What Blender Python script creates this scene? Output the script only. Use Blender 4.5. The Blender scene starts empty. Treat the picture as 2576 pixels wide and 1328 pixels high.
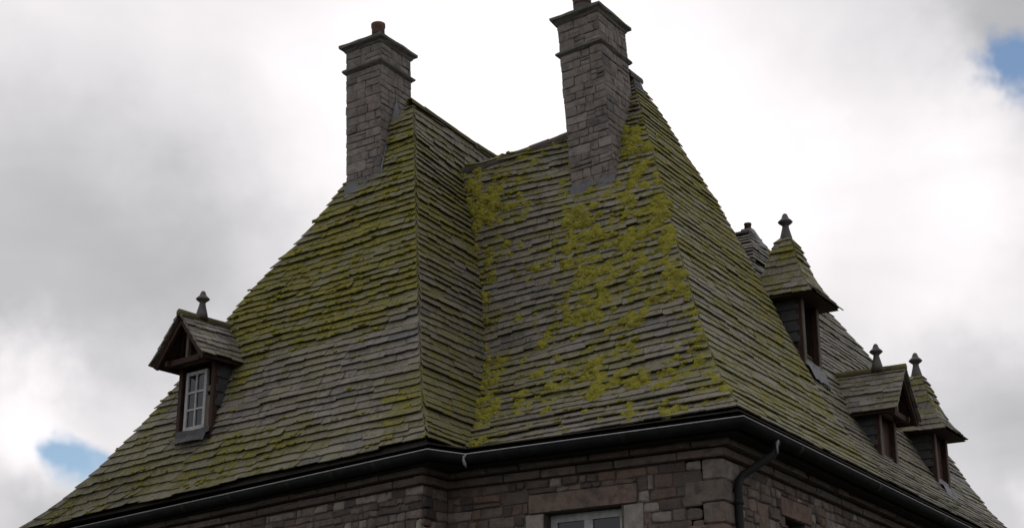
import bpy, bmesh, math, random
import numpy as np
from mathutils import Vector, Matrix, noise as mnoise
random.seed(7)
rnd = random.random
def uni(a, b): return a + (b - a) * random.random()
sc = bpy.context.scene
COL = sc.collection
R = math.radians

# ------------------------------------------------------------------ camera
CAM = Vector((0, 0, 1.6))
PITCH, YAW = R(19.25), R(32.0)
cd = bpy.data.cameras.new('camera')
cd.sensor_width = 36.0
cd.lens = 36 * 3968 / 2576
cd.clip_end = 5000
cam = bpy.data.objects.new('camera', cd)
COL.objects.link(cam)
cam.location = CAM
cam.rotation_euler = (R(90) + PITCH, 0, YAW)
sc.camera = cam
FWD = Vector((-math.sin(YAW) * math.cos(PITCH), math.cos(YAW) * math.cos(PITCH), math.sin(PITCH)))
RGT = Vector((math.cos(YAW), math.sin(YAW), 0))
UPV = RGT.cross(FWD)
def skydir(px, py):          # direction of a cloud, from its bearing in the photograph
    return (FWD * 3968 + RGT * (px - 1288) - UPV * (py - 664)).normalized()

# ------------------------------------------------------------------ world
SUN_EL, SUN_AZ = R(44), R(322)      # azimuth clockwise from +Y
w = bpy.data.worlds.new('World'); sc.world = w; w.use_nodes = True
nt = w.node_tree; nt.nodes.clear(); N = nt.nodes.new; LK = nt.links.new
def wn(t, **kw):
    n = N(t)
    for k, v in kw.items(): setattr(n, k, v)
    return n
def wmath(op, a, b=None, c=None, clamp=False):
    n = N('ShaderNodeMath'); n.operation = op; n.use_clamp = clamp
    for i, v in enumerate((a, b, c)):
        if v is None: continue
        if isinstance(v, (int, float)): n.inputs[i].default_value = v
        else: LK(v, n.inputs[i])
    return n.outputs[0]
tc = N('ShaderNodeTexCoord')
DIRV = tc.outputs['Generated']
sky = wn('ShaderNodeTexSky', sky_type='NISHITA', sun_disc=False, sun_elevation=SUN_EL, sun_rotation=SUN_AZ)
sky.air_density = 1.2; sky.dust_density = 0.2; sky.ozone_density = 3.0
bg_sky = N('ShaderNodeBackground'); bg_sky.inputs['Strength'].default_value = 0.075
LK(sky.outputs[0], bg_sky.inputs['Color'])
nz = N('ShaderNodeTexNoise'); nz.inputs['Scale'].default_value = 9; nz.inputs['Detail'].default_value = 5; nz.inputs['Roughness'].default_value = .55
LK(DIRV, nz.inputs['Vector'])
nb = N('ShaderNodeTexNoise'); nb.inputs['Scale'].default_value = 3.2; nb.inputs['Detail'].default_value = 4; nb.inputs['Distortion'].default_value = .4
mpn = N('ShaderNodeMapping'); LK(DIRV, mpn.inputs['Vector']); mpn.inputs['Scale'].default_value = (1, 1, 3.2)
LK(mpn.outputs[0], nb.inputs['Vector'])
sub = wn('ShaderNodeVectorMath', operation='SUBTRACT'); LK(nz.outputs['Color'], sub.inputs[0]); sub.inputs[1].default_value = (.5, .5, .5)
scl = wn('ShaderNodeVectorMath', operation='SCALE'); LK(sub.outputs[0], scl.inputs[0]); scl.inputs['Scale'].default_value = .15
add = wn('ShaderNodeVectorMath', operation='ADD'); LK(DIRV, add.inputs[0]); LK(scl.outputs[0], add.inputs[1])
nrm = wn('ShaderNodeVectorMath', operation='NORMALIZE'); LK(add.outputs[0], nrm.inputs[0])
def lobe(px, py, r_in, r_out):
    c = skydir(px, py)
    d = wn('ShaderNodeVectorMath', operation='DOT_PRODUCT'); LK(nrm.outputs[0], d.inputs[0]); d.inputs[1].default_value = c
    a = wmath('ARCCOSINE', wmath('MINIMUM', d.outputs['Value'], .999999))
    m = wn('ShaderNodeMapRange', interpolation_type='SMOOTHSTEP')
    LK(a, m.inputs['Value'])
    m.inputs['From Min'].default_value = r_out / 3968; m.inputs['From Max'].default_value = r_in / 3968
    return m.outputs[0]
bright = wmath('ADD', .72, wmath('MULTIPLY', wmath('SUBTRACT', nb.outputs['Fac'], .5), .42))
LOBES = [(1350, 250, 150, 1250, .42), (60, 20, 60, 560, .16), (-100, 560, 150, 800, -.19), (560, 720, 60, 430, -.15), (2600, 1010, 60, 420, -.17),
         (1950, 560, 60, 700, .15), (2450, 760, 30, 330, .24), (40, 1090, 60, 300, .42), (420, 960, 30, 280, .17), (420, 1210, 30, 220, .14), (2450, 380, 40, 300, .24),
         (2560, 40, 40, 260, -.14), (2580, 1310, 30, 160, .2), (60, 1310, 20, 160, -.16)]
for px, py, a, b, amp in LOBES:
    bright = wmath('ADD', bright, wmath('MULTIPLY', lobe(px, py, a, b), amp))
ccol = N('ShaderNodeMix'); ccol.data_type = 'RGBA'
mr = N('ShaderNodeMapRange'); LK(bright, mr.inputs['Value']); mr.inputs['From Min'].default_value = .35; mr.inputs['From Max'].default_value = 1.0
LK(mr.outputs[0], ccol.inputs['Factor'])
ccol.inputs['A'].default_value = (.945, .96, 1.0, 1); ccol.inputs['B'].default_value = (1.0, .955, .972, 1)
bg_cl = N('ShaderNodeBackground'); LK(ccol.outputs['Result'], bg_cl.inputs['Color']); LK(bright, bg_cl.inputs['Strength'])
hole = wmath('MAXIMUM', lobe(180, 1150, 40, 130), lobe(2590, 185, 50, 130))
hole = wmath('MAXIMUM', hole, wmath('MULTIPLY', lobe(2500, 200, 5, 75), .8))
hole = wmath('MAXIMUM', hole, wmath('MULTIPLY', lobe(255, 1160, 20, 80), .9))
mix = N('ShaderNodeMixShader'); LK(hole, mix.inputs[0]); LK(bg_cl.outputs[0], mix.inputs[1]); LK(bg_sky.outputs[0], mix.inputs[2])
out = N('ShaderNodeOutputWorld'); LK(mix.outputs[0], out.inputs['Surface'])
# ------------------------------------------------------------------ sun (veiled by cloud)
sl = bpy.data.lights.new('sun', 'SUN'); sl.energy = 0.6; sl.angle = R(20); sl.color = (1, .96, .9)
sun = bpy.data.objects.new('sun', sl); COL.objects.link(sun)
sd = Vector((math.sin(SUN_AZ) * math.cos(SUN_EL), math.cos(SUN_AZ) * math.cos(SUN_EL), math.sin(SUN_EL)))
sun.rotation_euler = sd.to_track_quat('Z', 'Y').to_euler(); sun.location = (0, 0, 60)
vs = sc.view_settings
sc.display_settings.display_device = 'sRGB'
vs.view_transform = 'Standard'; vs.look = 'None'; vs.exposure = 0.0; vs.gamma = 1.0; vs.use_curve_mapping = False

# ------------------------------------------------------------------ materials
def new_mat(name):
    m = bpy.data.materials.new(name); m.use_nodes = True
    nt = m.node_tree; b = nt.nodes['Principled BSDF']
    return m, nt, b
class NB:
    def __init__(s, nt): s.nt = nt
    def n(s, t, **kw):
        n = s.nt.nodes.new(t)
        for k, v in kw.items(): setattr(n, k, v)
        return n
    def l(s, a, b): s.nt.links.new(a, b)
    def noise(s, scale, detail=4, rough=.6, vec=None, dist=0):
        n = s.n('ShaderNodeTexNoise'); n.inputs['Scale'].default_value = scale; n.inputs['Detail'].default_value = detail
        n.inputs['Roughness'].default_value = rough; n.inputs['Distortion'].default_value = dist
        if vec is not None: s.l(vec, n.inputs['Vector'])
        return n
    def math(s, op, a, b=None, clamp=False):
        n = s.n('ShaderNodeMath', operation=op); n.use_clamp = clamp
        for i, v in enumerate((a, b)):
            if v is None: continue
            if isinstance(v, (int, float)): n.inputs[i].default_value = v
            else: s.l(v, n.inputs[i])
        return n.outputs[0]
    def ss(s, v, a, b, lo=0, hi=1):
        n = s.n('ShaderNodeMapRange', interpolation_type='SMOOTHSTEP'); s.l(v, n.inputs['Value'])
        n.inputs['From Min'].default_value = a; n.inputs['From Max'].default_value = b
        n.inputs['To Min'].default_value = lo; n.inputs['To Max'].default_value = hi
        return n.outputs[0]
    def ramp(s, v, stops, interp='LINEAR'):
        n = s.n('ShaderNodeValToRGB'); s.l(v, n.inputs['Fac']); cr = n.color_ramp; cr.interpolation = interp
        while len(cr.elements) < len(stops): cr.elements.new(.5)
        for e, (p, c) in zip(cr.elements, stops): e.position = p; e.color = (*c, 1)
        return n.outputs['Color']
    def mix(s, f, a, b, mode='MIX'):
        n = s.n('ShaderNodeMix'); n.data_type = 'RGBA'; n.blend_type = mode
        for k, v in (('Factor', f), ('A', a), ('B', b)):
            if isinstance(v, (int, float)): n.inputs[k].default_value = v
            elif isinstance(v, tuple): n.inputs[k].default_value = (*v, 1)
            else: s.l(v, n.inputs[k])
        return n.outputs['Result']
    def attr(s, name):
        return s.n('ShaderNodeAttribute', attribute_name=name).outputs['Fac']
    def pos(s): return s.n('ShaderNodeNewGeometry').outputs['Position']
    def bump(s, h, strength, dist):
        n = s.n('ShaderNodeBump'); n.inputs['Strength'].default_value = strength; n.inputs['Distance'].default_value = dist
        s.l(h, n.inputs['Height']); return n.outputs[0]

def mat_slate():
    m, nt, b = new_mat('old_slate_with_moss'); k = NB(nt); P = k.pos()
    tint, moss = k.attr('tint'), k.attr('moss')
    base = k.ramp(tint, [(0, (.07, .066, .067)), (.12, (.14, .122, .107)), (.4, (.20, .178, .153)), (.62, (.13, .111, .096)), (.82, (.215, .195, .170)), (.93, (.10, .096, .097)), (1, (.075, .07, .068))])
    n1 = k.noise(7.5, 6, .7, P); n2 = k.noise(34, 4, .7, P); n3 = k.noise(1.3, 3, .5, P)
    base = k.mix(k.ss(n2.outputs['Fac'], .35, .75), base, k.mix(.5, base, (.31, .292, .26)))
    base = k.mix(k.ss(n1.outputs['Fac'], .48, .66, 0, .8), base, (.055, .047, .04))
    # grey-white lichen rosettes
    vor = k.n('ShaderNodeTexVoronoi'); vor.inputs['Scale'].default_value = 11; k.l(P, vor.inputs['Vector'])
    lich = k.math('MULTIPLY', k.ss(vor.outputs['Distance'], .30, .2), k.ss(n1.outputs['Fac'], .5, .62))
    base = k.mix(k.math('MULTIPLY', lich, .6), base, (.34, .335, .30))
    # thin green film
    film = k.math('ADD', k.math('MULTIPLY', moss, .95), k.math('MULTIPLY', k.math('SUBTRACT', n3.outputs['Fac'], .5), .7))
    base = k.mix(k.ss(film, .08, .66, 0, .78), base, k.mix(k.ss(n2.outputs['Fac'], .3, .7), (.125, .123, .042), (.225, .216, .08)))
    # moss proper
    v = k.math('ADD', k.math('MULTIPLY', moss, 1.0), k.math('ADD', k.math('MULTIPLY', k.math('SUBTRACT', n1.outputs['Fac'], .5), 1.25), k.math('MULTIPLY', k.math('SUBTRACT', n2.outputs['Fac'], .5), .6)))
    mcol = k.ramp(n2.outputs['Fac'], [(.25, (.10, .092, .022)), (.5, (.205, .188, .040)), (.75, (.31, .285, .068))])
    mf = k.ss(v, .47, .78)
    col = k.mix(mf, base, mcol)
    k.l(col, b.inputs['Base Color'])
    k.l(k.ss(mf, 0, 1, .62, .95), b.inputs['Roughness'])
    b.inputs['Specular IOR Level'].default_value = .3
    h = k.math('ADD', k.math('MULTIPLY', n2.outputs['Fac'], .6), k.math('ADD', k.math('MULTIPLY', n1.outputs['Fac'], .8), k.math('MULTIPLY', mf, .8)))
    k.l(k.bump(h, .9, .012), b.inputs['Normal'])
    return m
def mat_moss():
    m, nt, b = new_mat('moss_cushion'); k = NB(nt); P = k.pos()
    n1 = k.noise(4, 3, .5, P); n2 = k.noise(70, 4, .7, P)
    c = k.ramp(n2.outputs['Fac'], [(.3, (.125, .116, .02)), (.5, (.275, .256, .042)), (.72, (.41, .38, .075))])
    c = k.mix(k.ss(n1.outputs['Fac'], .5, .7, 0, .5), c, (.085, .075, .022))
    k.l(c, b.inputs['Base Color']); b.inputs['Roughness'].default_value = 1; b.inputs['Specular IOR Level'].default_value = .1
    k.l(k.bump(n2.outputs['Fac'], 1, .02), b.inputs['Normal'])
    return m
def mat_stone(name, stops, mossy=0.0):
    m, nt, b = new_mat(name); k = NB(nt); P = k.pos()
    base = k.ramp(k.attr('tint'), stops)
    n1 = k.noise(7, 5, .65, P); n2 = k.noise(45, 5, .75, P); n3 = k.noise(2.2, 3, .5, P)
    base = k.mix(k.ss(n1.outputs['Fac'], .42, .66, 0, .8), base, k.mix(.65, base, (.05, .045, .043)))
    base = k.mix(k.ss(n2.outputs['Fac'], .55, .75, 0, .45), base, (.36, .34, .31))
    base = k.mix(k.ss(n3.outputs['Fac'], .5, .7, 0, .35), base, (.10, .095, .095))
    if mossy: base = k.mix(k.ss(n1.outputs['Fac'], .55, .75, 0, mossy), base, (.14, .13, .035))
    k.l(base, b.inputs['Base Color']); b.inputs['Roughness'].default_value = .9; b.inputs['Specular IOR Level'].default_value = .25
    h = k.math('ADD', n2.outputs['Fac'], n1.outputs['Fac']); k.l(k.bump(h, .9, .02), b.inputs['Normal'])
    return m
def mat_plain(name, c1, c2, rough=.7, scale=12, bump=.4, spec=.3, metal=0, grain=None, dist=.01):
    m, nt, b = new_mat(name); k = NB(nt); P = k.pos()
    if grain:
        mp = k.n('ShaderNodeMapping'); k.l(P, mp.inputs['Vector']); mp.inputs['Scale'].default_value = grain; P = mp.outputs[0]
    n1 = k.noise(scale, 5, .65, P); n2 = k.noise(scale * 6, 3, .6, P)
    f = k.math('ADD', k.math('MULTIPLY', n1.outputs['Fac'], .7), k.math('MULTIPLY', n2.outputs['Fac'], .3))
    k.l(k.mix(k.ss(f, .35, .65), c1, c2), b.inputs['Base Color'])
    k.l(k.ss(n1.outputs['Fac'], .3, .7, max(.05, rough - .12), min(1, rough + .12)), b.inputs['Roughness'])
    b.inputs['Specular IOR Level'].default_value = spec; b.inputs['Metallic'].default_value = metal
    if bump: k.l(k.bump(f, bump, dist), b.inputs['Normal'])
    return m
M = {}
M['slate'] = mat_slate()
M['moss'] = mat_moss()
M['stone'] = mat_stone('rubble_stone', [(0, (.075, .063, .06)), (.2, (.145, .113, .097)), (.38, (.195, .155, .131)), (.52, (.115, .094, .086)), (.66, (.20, .13, .10)), (.8, (.23, .19, .166)), (1, (.31, .28, .25))])
M['chimney_stone'] = mat_stone('chimney_stone', [(0, (.15, .138, .135)), (.12, (.205, .182, .167)), (.45, (.24, .214, .195)), (.6, (.215, .192, .18)), (.78, (.24, .20, .176)), (1, (.28, .255, .234))])
M['cap_stone'] = mat_stone('cap_stone', [(0, (.12, .112, .105)), (1, (.16, .148, .13))], .6)
M['dressed'] = mat_plain('dressed_granite', (.19, .175, .162), (.29, .27, .25), .85, 9, .5)
M['mortar'] = mat_plain('old_mortar', (.06, .053, .048), (.13, .115, .103), .95, 14, .8, .2)
M['chimney_mortar'] = mat_plain('grey_mortar', (.18, .165, .153), (.30, .275, .258), .95, 16, .8, .2, dist=.015)
M['lead'] = mat_plain('weathered_lead', (.085, .086, .095), (.165, .163, .172), .55, 6, .5, .4)
M['zinc'] = mat_plain('zinc_rim_highlight', (.22, .225, .235), (.36, .365, .375), .5, 10, .15, .6, .3)
M['gutter'] = mat_plain('dark_painted_gutter', (.010, .011, .012), (.022, .023, .025), .72, 6, .3, .2)
M['droppings'] = mat_plain('white_lime_streak', (.17, .178, .185), (.33, .34, .34), .8, 30, .5)
M['timber'] = mat_plain('dark_oiled_timber', (.022, .012, .009), (.06, .032, .023), .75, 8, .6, .25, grain=(3, 3, .6))
M['timber_grey'] = mat_plain('weathered_grey_timber', (.085, .065, .052), (.16, .13, .11), .8, 9, .6, .25, grain=(4, 4, .6))
M['timber_red'] = mat_plain('red_brown_shutter', (.03, .014, .011), (.065, .028, .021), .6, 8, .5, .3, grain=(5, 5, .5))
M['cheek'] = mat_plain('dark_cheek_slate', (.032, .032, .035), (.062, .06, .062), .65, 7, .6, .35)
M['white'] = mat_plain('old_white_paint', (.27, .275, .28), (.42, .425, .43), .6, 14, .25, .35)
M['ridge'] = mat_plain('dark_ridge_clay', (.05, .042, .04), (.11, .088, .08), .75, 6, .6, .3)
M['ridge_moss'] = mat_plain('mossy_ridge_slate', (.07, .065, .045), (.155, .14, .06), .85, 6, .7, .2)
M['pot'] = mat_plain('terracotta_pot', (.08, .05, .038), (.15, .085, .058), .85, 9, .5, .2)
M['pot_dark'] = mat_plain('sooty_terracotta', (.03, .024, .022), (.09, .055, .042), .9, 9, .5, .2)
M['finial'] = mat_plain('grey_zinc_finial', (.05, .045, .042), (.10, .092, .087), .6, 8, .4, .4)
M['dark'] = mat_plain('dark_interior', (.008, .007, .007), (.014, .012, .012), .95, 5, 0, .1)  # near-black colour stands for the shade inside openings
M['underlay'] = mat_plain('roof_boarding', (.03, .026, .022), (.05, .045, .04), .95, 8, .3, .1)
M['ground'] = mat_plain('grass_and_gravel', (.03, .038, .016), (.06, .058, .04), .95, .6, .3, .1)
def mat_glass():
    m, nt, b = new_mat('old_window_glass'); k = NB(nt)
    n = k.noise(2.5, 2, .5, k.pos())
    b.inputs['Base Color'].default_value = (.012, .016, .024, 1); b.inputs['Roughness'].default_value = .06
    b.inputs['Specular IOR Level'].default_value = .5
    k.l(k.bump(n.outputs['Fac'], .15, .02), b.inputs['Normal']); return m
M['glass'] = mat_glass()

# ------------------------------------------------------------------ mesh helpers
class MB:
    """collects faces (world coordinates) for one object"""
    def __init__(s): s.v = []; s.f = []; s.a = {}; s.smooth = []
    def add(s, verts, faces, smooth=False, **attrs):
        o = len(s.v); s.v += [tuple(p) for p in verts]
        s.f += [tuple(i + o for i in f) for f in faces]; s.smooth += [smooth] * len(faces)
        for k, val in attrs.items():
            s.a.setdefault(k, []).extend(val if isinstance(val, (list, tuple)) else [val] * len(verts))
    def box(s, M4, x0, x1, y0, y1, z0, z1, **at):
        vs = [M4 @ Vector((x, y, z)) for z in (z0, z1) for y in (y0, y1) for x in (x0, x1)]
        s.add(vs, [(0, 2, 3, 1), (4, 5, 7, 6), (0, 1, 5, 4), (2, 6, 7, 3), (0, 4, 6, 2), (1, 3, 7, 5)], **at)
    def beam(s, a, b, wd, ht, up=(0, 0, 1), **at):
        a, b = Vector(a), Vector(b); d = (b - a).normalized(); u = Vector(up)
        x = d.cross(u).normalized(); u = x.cross(d)
        vs = []
        for p in (a, b):
            for sx, sy in ((-1, -1), (1, -1), (1, 1), (-1, 1)): vs.append(p + x * sx * wd / 2 + u * sy * ht / 2)
        s.add(vs, [(3, 2, 1, 0), (4, 5, 6, 7)] + [(i, (i + 1) % 4, 4 + (i + 1) % 4, 4 + i) for i in range(4)], **at)
    def tube(s, pts, r, n=10, cap=True, **at):
        pts = [Vector(p) for p in pts]; rings = []
        pr = None
        for i, p in enumerate(pts):
            d = (pts[min(i + 1, len(pts) - 1)] - pts[max(i - 1, 0)]).normalized()
            ref = Vector((0, 0, 1)) if abs(d.z) < .95 else Vector((0, 1, 0))
            x = d.cross(ref).normalized()
            if pr and x.dot(pr) < 0: x = -x
            pr = x; y = x.cross(d)
            rr = r[i] if isinstance(r, (list, tuple)) else r
            rings += [p + (x * math.cos(2 * math.pi * j / n) + y * math.sin(2 * math.pi * j / n)) * rr for j in range(n)]
        fs = []
        for i in range(len(pts) - 1):
            for j in range(n): fs.append((i * n + j, i * n + (j + 1) % n, (i + 1) * n + (j + 1) % n, (i + 1) * n + j))
        if cap: fs += [tuple(range(n - 1, -1, -1)), tuple((len(pts) - 1) * n + j for j in range(n))]
        s.add(rings, fs, smooth=True, **at)
    def lathe(s, M4, prof, n=14, **at):
        vs = [M4 @ Vector((r * math.cos(2 * math.pi * j / n), r * math.sin(2 * math.pi * j / n), z)) for r, z in prof for j in range(n)]
        fs = [(i * n + j, i * n + (j + 1) % n, (i + 1) * n + (j + 1) % n, (i + 1) * n + j) for i in range(len(prof) - 1) for j in range(n)]
        fs += [tuple(range(n - 1, -1, -1)), tuple((len(prof) - 1) * n + j for j in range(n))]
        s.add(vs, fs, smooth=True, **at)
    def build(s, name, mat, parent=None, label=None, kind=None, flip=False):
        c = sum((Vector(p) for p in s.v), Vector()) / max(1, len(s.v))
        me = bpy.data.meshes.new(name)
        me.from_pydata([(p[0] - c.x, p[1] - c.y, p[2] - c.z) for p in s.v], [], s.f)
        me.polygons.foreach_set('use_smooth', s.smooth)
        for k, val in s.a.items():
            at = me.attributes.new(k, 'FLOAT', 'POINT'); at.data.foreach_set('value', val)
        me.update()
        if len(s.f) < 200000:
            bm = bmesh.new(); bm.from_mesh(me); bmesh.ops.recalc_face_normals(bm, faces=bm.faces); bm.to_mesh(me); bm.free()
        me.materials.append(mat)
        o = bpy.data.objects.new(name, me); COL.objects.link(o)
        WORLD[o.name] = c
        if parent is not None:
            o.parent = parent; o.location = c - WORLD[parent.name]
        else: o.location = c
        if label: o['label'] = label
        if kind: o['kind'] = kind
        return o
WORLD = {}
def tr(x, y, z, rz=0): return Matrix.Translation((x, y, z)) @ Matrix.Rotation(rz, 4, 'Z')
I4 = Matrix.Identity(4)

# ------------------------------------------------------------------ ground
mb = MB(); S = 1500
mb.add([(-S, -S, 0), (S, -S, 0), (S, S, 0), (-S, S, 0)], [(0, 1, 2, 3)])
g = mb.build('ground', M['ground']); g['kind'] = 'structure'; g['label'] = 'grass and gravel ground below the house'

# ------------------------------------------------------------------ the house
house = bpy.data.objects.new('manor_house', None); COL.objects.link(house)
house.location = (-13, 23, 0); WORLD['manor_house'] = Vector(house.location)
house['label'] = 'old stone manor house under steep mossy slate roofs with two tall chimneys and small dormers'
house['category'] = 'house'

P0 = Vector((-7.562, 17.43, 6.193))       # gutter corner at the right
P1 = Vector((-11.887, 16.898, 6.193))     # gutter corner of the projecting left wing
P2 = Vector((-11.638, 17.43, 6.193))      # inner corner
PL = P1 + Vector((math.cos(R(168)), math.sin(R(168)), 0)) * 11.6
PR = Vector((-7.562, 33.0, 6.193))
ZG = 6.193
H0 = .15
def ip(x, xs, ys): return float(np.interp(x, xs, ys))
TL, TR_ = math.tan(R(49)), math.tan(R(50))
def insX(h): return .43 * h + .5 * (1 - math.exp(-h / .8))
def insL(h): return .25 * h + .5 * (1 - math.exp(-h / .9))
HL, HR, HM = 6.55, 7.28, 5.76             # heights above the gutter: left apex, right apex, middle ridge
def hipL(h): return Vector((P1.x - insL(h), P1.y + TL * insL(h), ZG + h))
LS_h = [0, .2, .444, .808, 1.4, 2.06, 3.672, 4.42, 5.244, HL]
LS_x = [-22.95, -22.0, -20.77, -19.72, -18.90, -18.25, -16.89, -15.9, -15.21, -14.05]
LS_y = [19.15, 18.98, 18.68, 18.46, 18.50, 18.64, 18.92, 19.0, 19.14, 19.36]
def silL(h): return Vector((ip(h, LS_h, LS_x), ip(h, LS_h, LS_y), ZG + h))
V_h = [0, .188, .444, .86, 1.336, 1.888, 2.348, 2.884, 3.34, 3.808, 4.272, 4.752, 5.248, 5.796]
V_x = [-11.9, -12.057, -12.228, -12.45, -12.635, -12.837, -12.966, -13.131, -13.246, -13.386, -13.506, -13.669, -13.841, -14.025]
V_y = [17.85, 18.087, 18.424, 18.899, 19.315, 19.696, 19.927, 20.125, 20.254, 20.374, 20.461, 20.542, 20.635, 20.734]
def valley(h): return Vector((ip(h, V_h, V_x), ip(h, V_h, V_y), ZG + h))
def b1R(h):
    a, b = hipL(h), valley(min(h, 5.79)); b.z = a.z
    d = (b - a).normalized()
    return a + d * ip(h, [0, 1, HL], [2.2, 3.6, 4.6])
def hipF(h): return Vector((P0.x - insX(h), P0.y + TR_ * insX(h), ZG + h))
def hipB(h): return Vector((P0.x - 7.262 + insX(h), P0.y + TR_ * insX(h), ZG + h))
RID0, RID1 = Vector((-14.025, 20.734, ZG + 5.79)), Vector((-12.0, 20.99, ZG + 6.1))
def a2L(h):
    if h < 5.79: return valley(h)
    if h < 6.1:
        p = RID0.lerp(RID1, (h - 5.79) / .31); return p
    return hipB(h)
NS_h, NS_y = [0, 1.0, 4.6, 5.25, 6.04, 6.57, HR], [23.05, 23.05, 23.12, 23.0, 22.56, 22.38, 21.95]
def b2R(h): return Vector((P0.x - insX(h), ip(h, NS_h, NS_y), ZG + h))
def set3(h): return .12 * min(1, max(0, (h - .3) / .8))
FS_h, FS_y = [0, .14, .78, 2.08, 3.02, 3.7, 4.58, 4.8, 5.31], [32.0, 31.95, 31.67, 31.0, 30.2, 29.0, 27.2, 26.0, 24.9]
def b3L(h): return Vector((P0.x - insX(h) - set3(h), 23.0 if h < 4.45 else ip(h, [4.45, 4.6, 5.31], [24.0, 24.15, 24.75]), ZG + h))
def b3R(h): return Vector((P0.x - insX(h) - set3(h), ip(h, FS_h, FS_y), ZG + h))
def a3R(h): return Vector((P0.x - insX(h) - .12, ip(h, [3.9, 4.5, 5.31], [23.75, 24.1, 24.75]), ZG + h))
def a3L(h): return a3R(h) + Vector((-1.8 + .9 * (h - 4.4), 0, 0))

def blob(u, h, cu, ch, ru, rh): return math.exp(-((u - cu) / ru) ** 2 - ((h - ch) / rh) ** 2)
def mossA1(u, h, x):
    m = ip(h, [0, .5, 1.0, 1.5, 2.1, 2.6, 3.3, 4.5, 6.5], [.42, .44, .28, .18, .24, .58, .66, .60, .52])
    m += .6 * blob(x, h, -15.3, 2.39, .42, .15) + .55 * blob(x, h, -14.2, 2.55, .5, .4) + .4 * blob(x, h, -12.65, .95, .3, .5)
    m += .4 * blob(x, h, -16.5, 2.0, .4, .5) + .35 * blob(x, h, -18.5, 1.7, .5, .8) + .25 * blob(x, h, -16.0, .6, 1.2, .25)
    return m
def mossB1(u, h, x): return ip(h, [0, 1, 2, 3, 4, 5, 7], [.44, .54, .48, .44, .56, .52, .30]) - .15 * blob(u, h, .4, 2.9, .25, .5)
def mossA2(u, h, x):
    m = ip(h, [0, .5, .9, 1.3, 3, 4.5, 5.8], [.24, .30, .42, .24, .16, .46, .62])
    m += .6 * blob(u, h, .03, 3.3, .07, 2.6) + .5 * blob(x, h, -13.1, 5.2, .8, .7) + .6 * blob(u, h, .03, .4, .05, .7)
    m += .9 * blob(x, h, -10.6, 3.6, .95, 1.1) + .35 * blob(x, h, -10.0, 4.7, .4, 1.1) + .55 * blob(x, h, -10.2, 2.3, .75, .5) + .45 * blob(x, h, -10.9, 2.6, .4, .5)
    m += .6 * blob(x, h, -10.6, 1.3, .75, .3) + .4 * blob(x, h, -9.2, .95, .8, .16) + .7 * blob(u, h, .97, 2.6, .06, 1.9) + .6 * blob(x, h, -11.5, 2.2, .2, .5) + .4 * blob(x, h, -12.3, 1.7, .25, .4)
    m += .6 * blob(x, h, -10.7, 6.2, .8, .9) + .4 * blob(x, h, -11.4, 1.3, .4, .35)
    m -= .45 * blob(x, h, -12.2, 5.0, .35, .45) + .4 * blob(x, h, -9.2, 1.75, .35, .5)
    return m
def mossB2(u, h, x): return ip(h, [0, .6, 1.5, 3, 4.5, 7], [.42, .56, .46, .50, .60, .68]) + .2 * blob(u, h, .9, 2.5, .3, 1.2)
def mossB3(u, h, x): return .26 if h > .8 else .32
def mossA3(u, h, x): return .1

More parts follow.
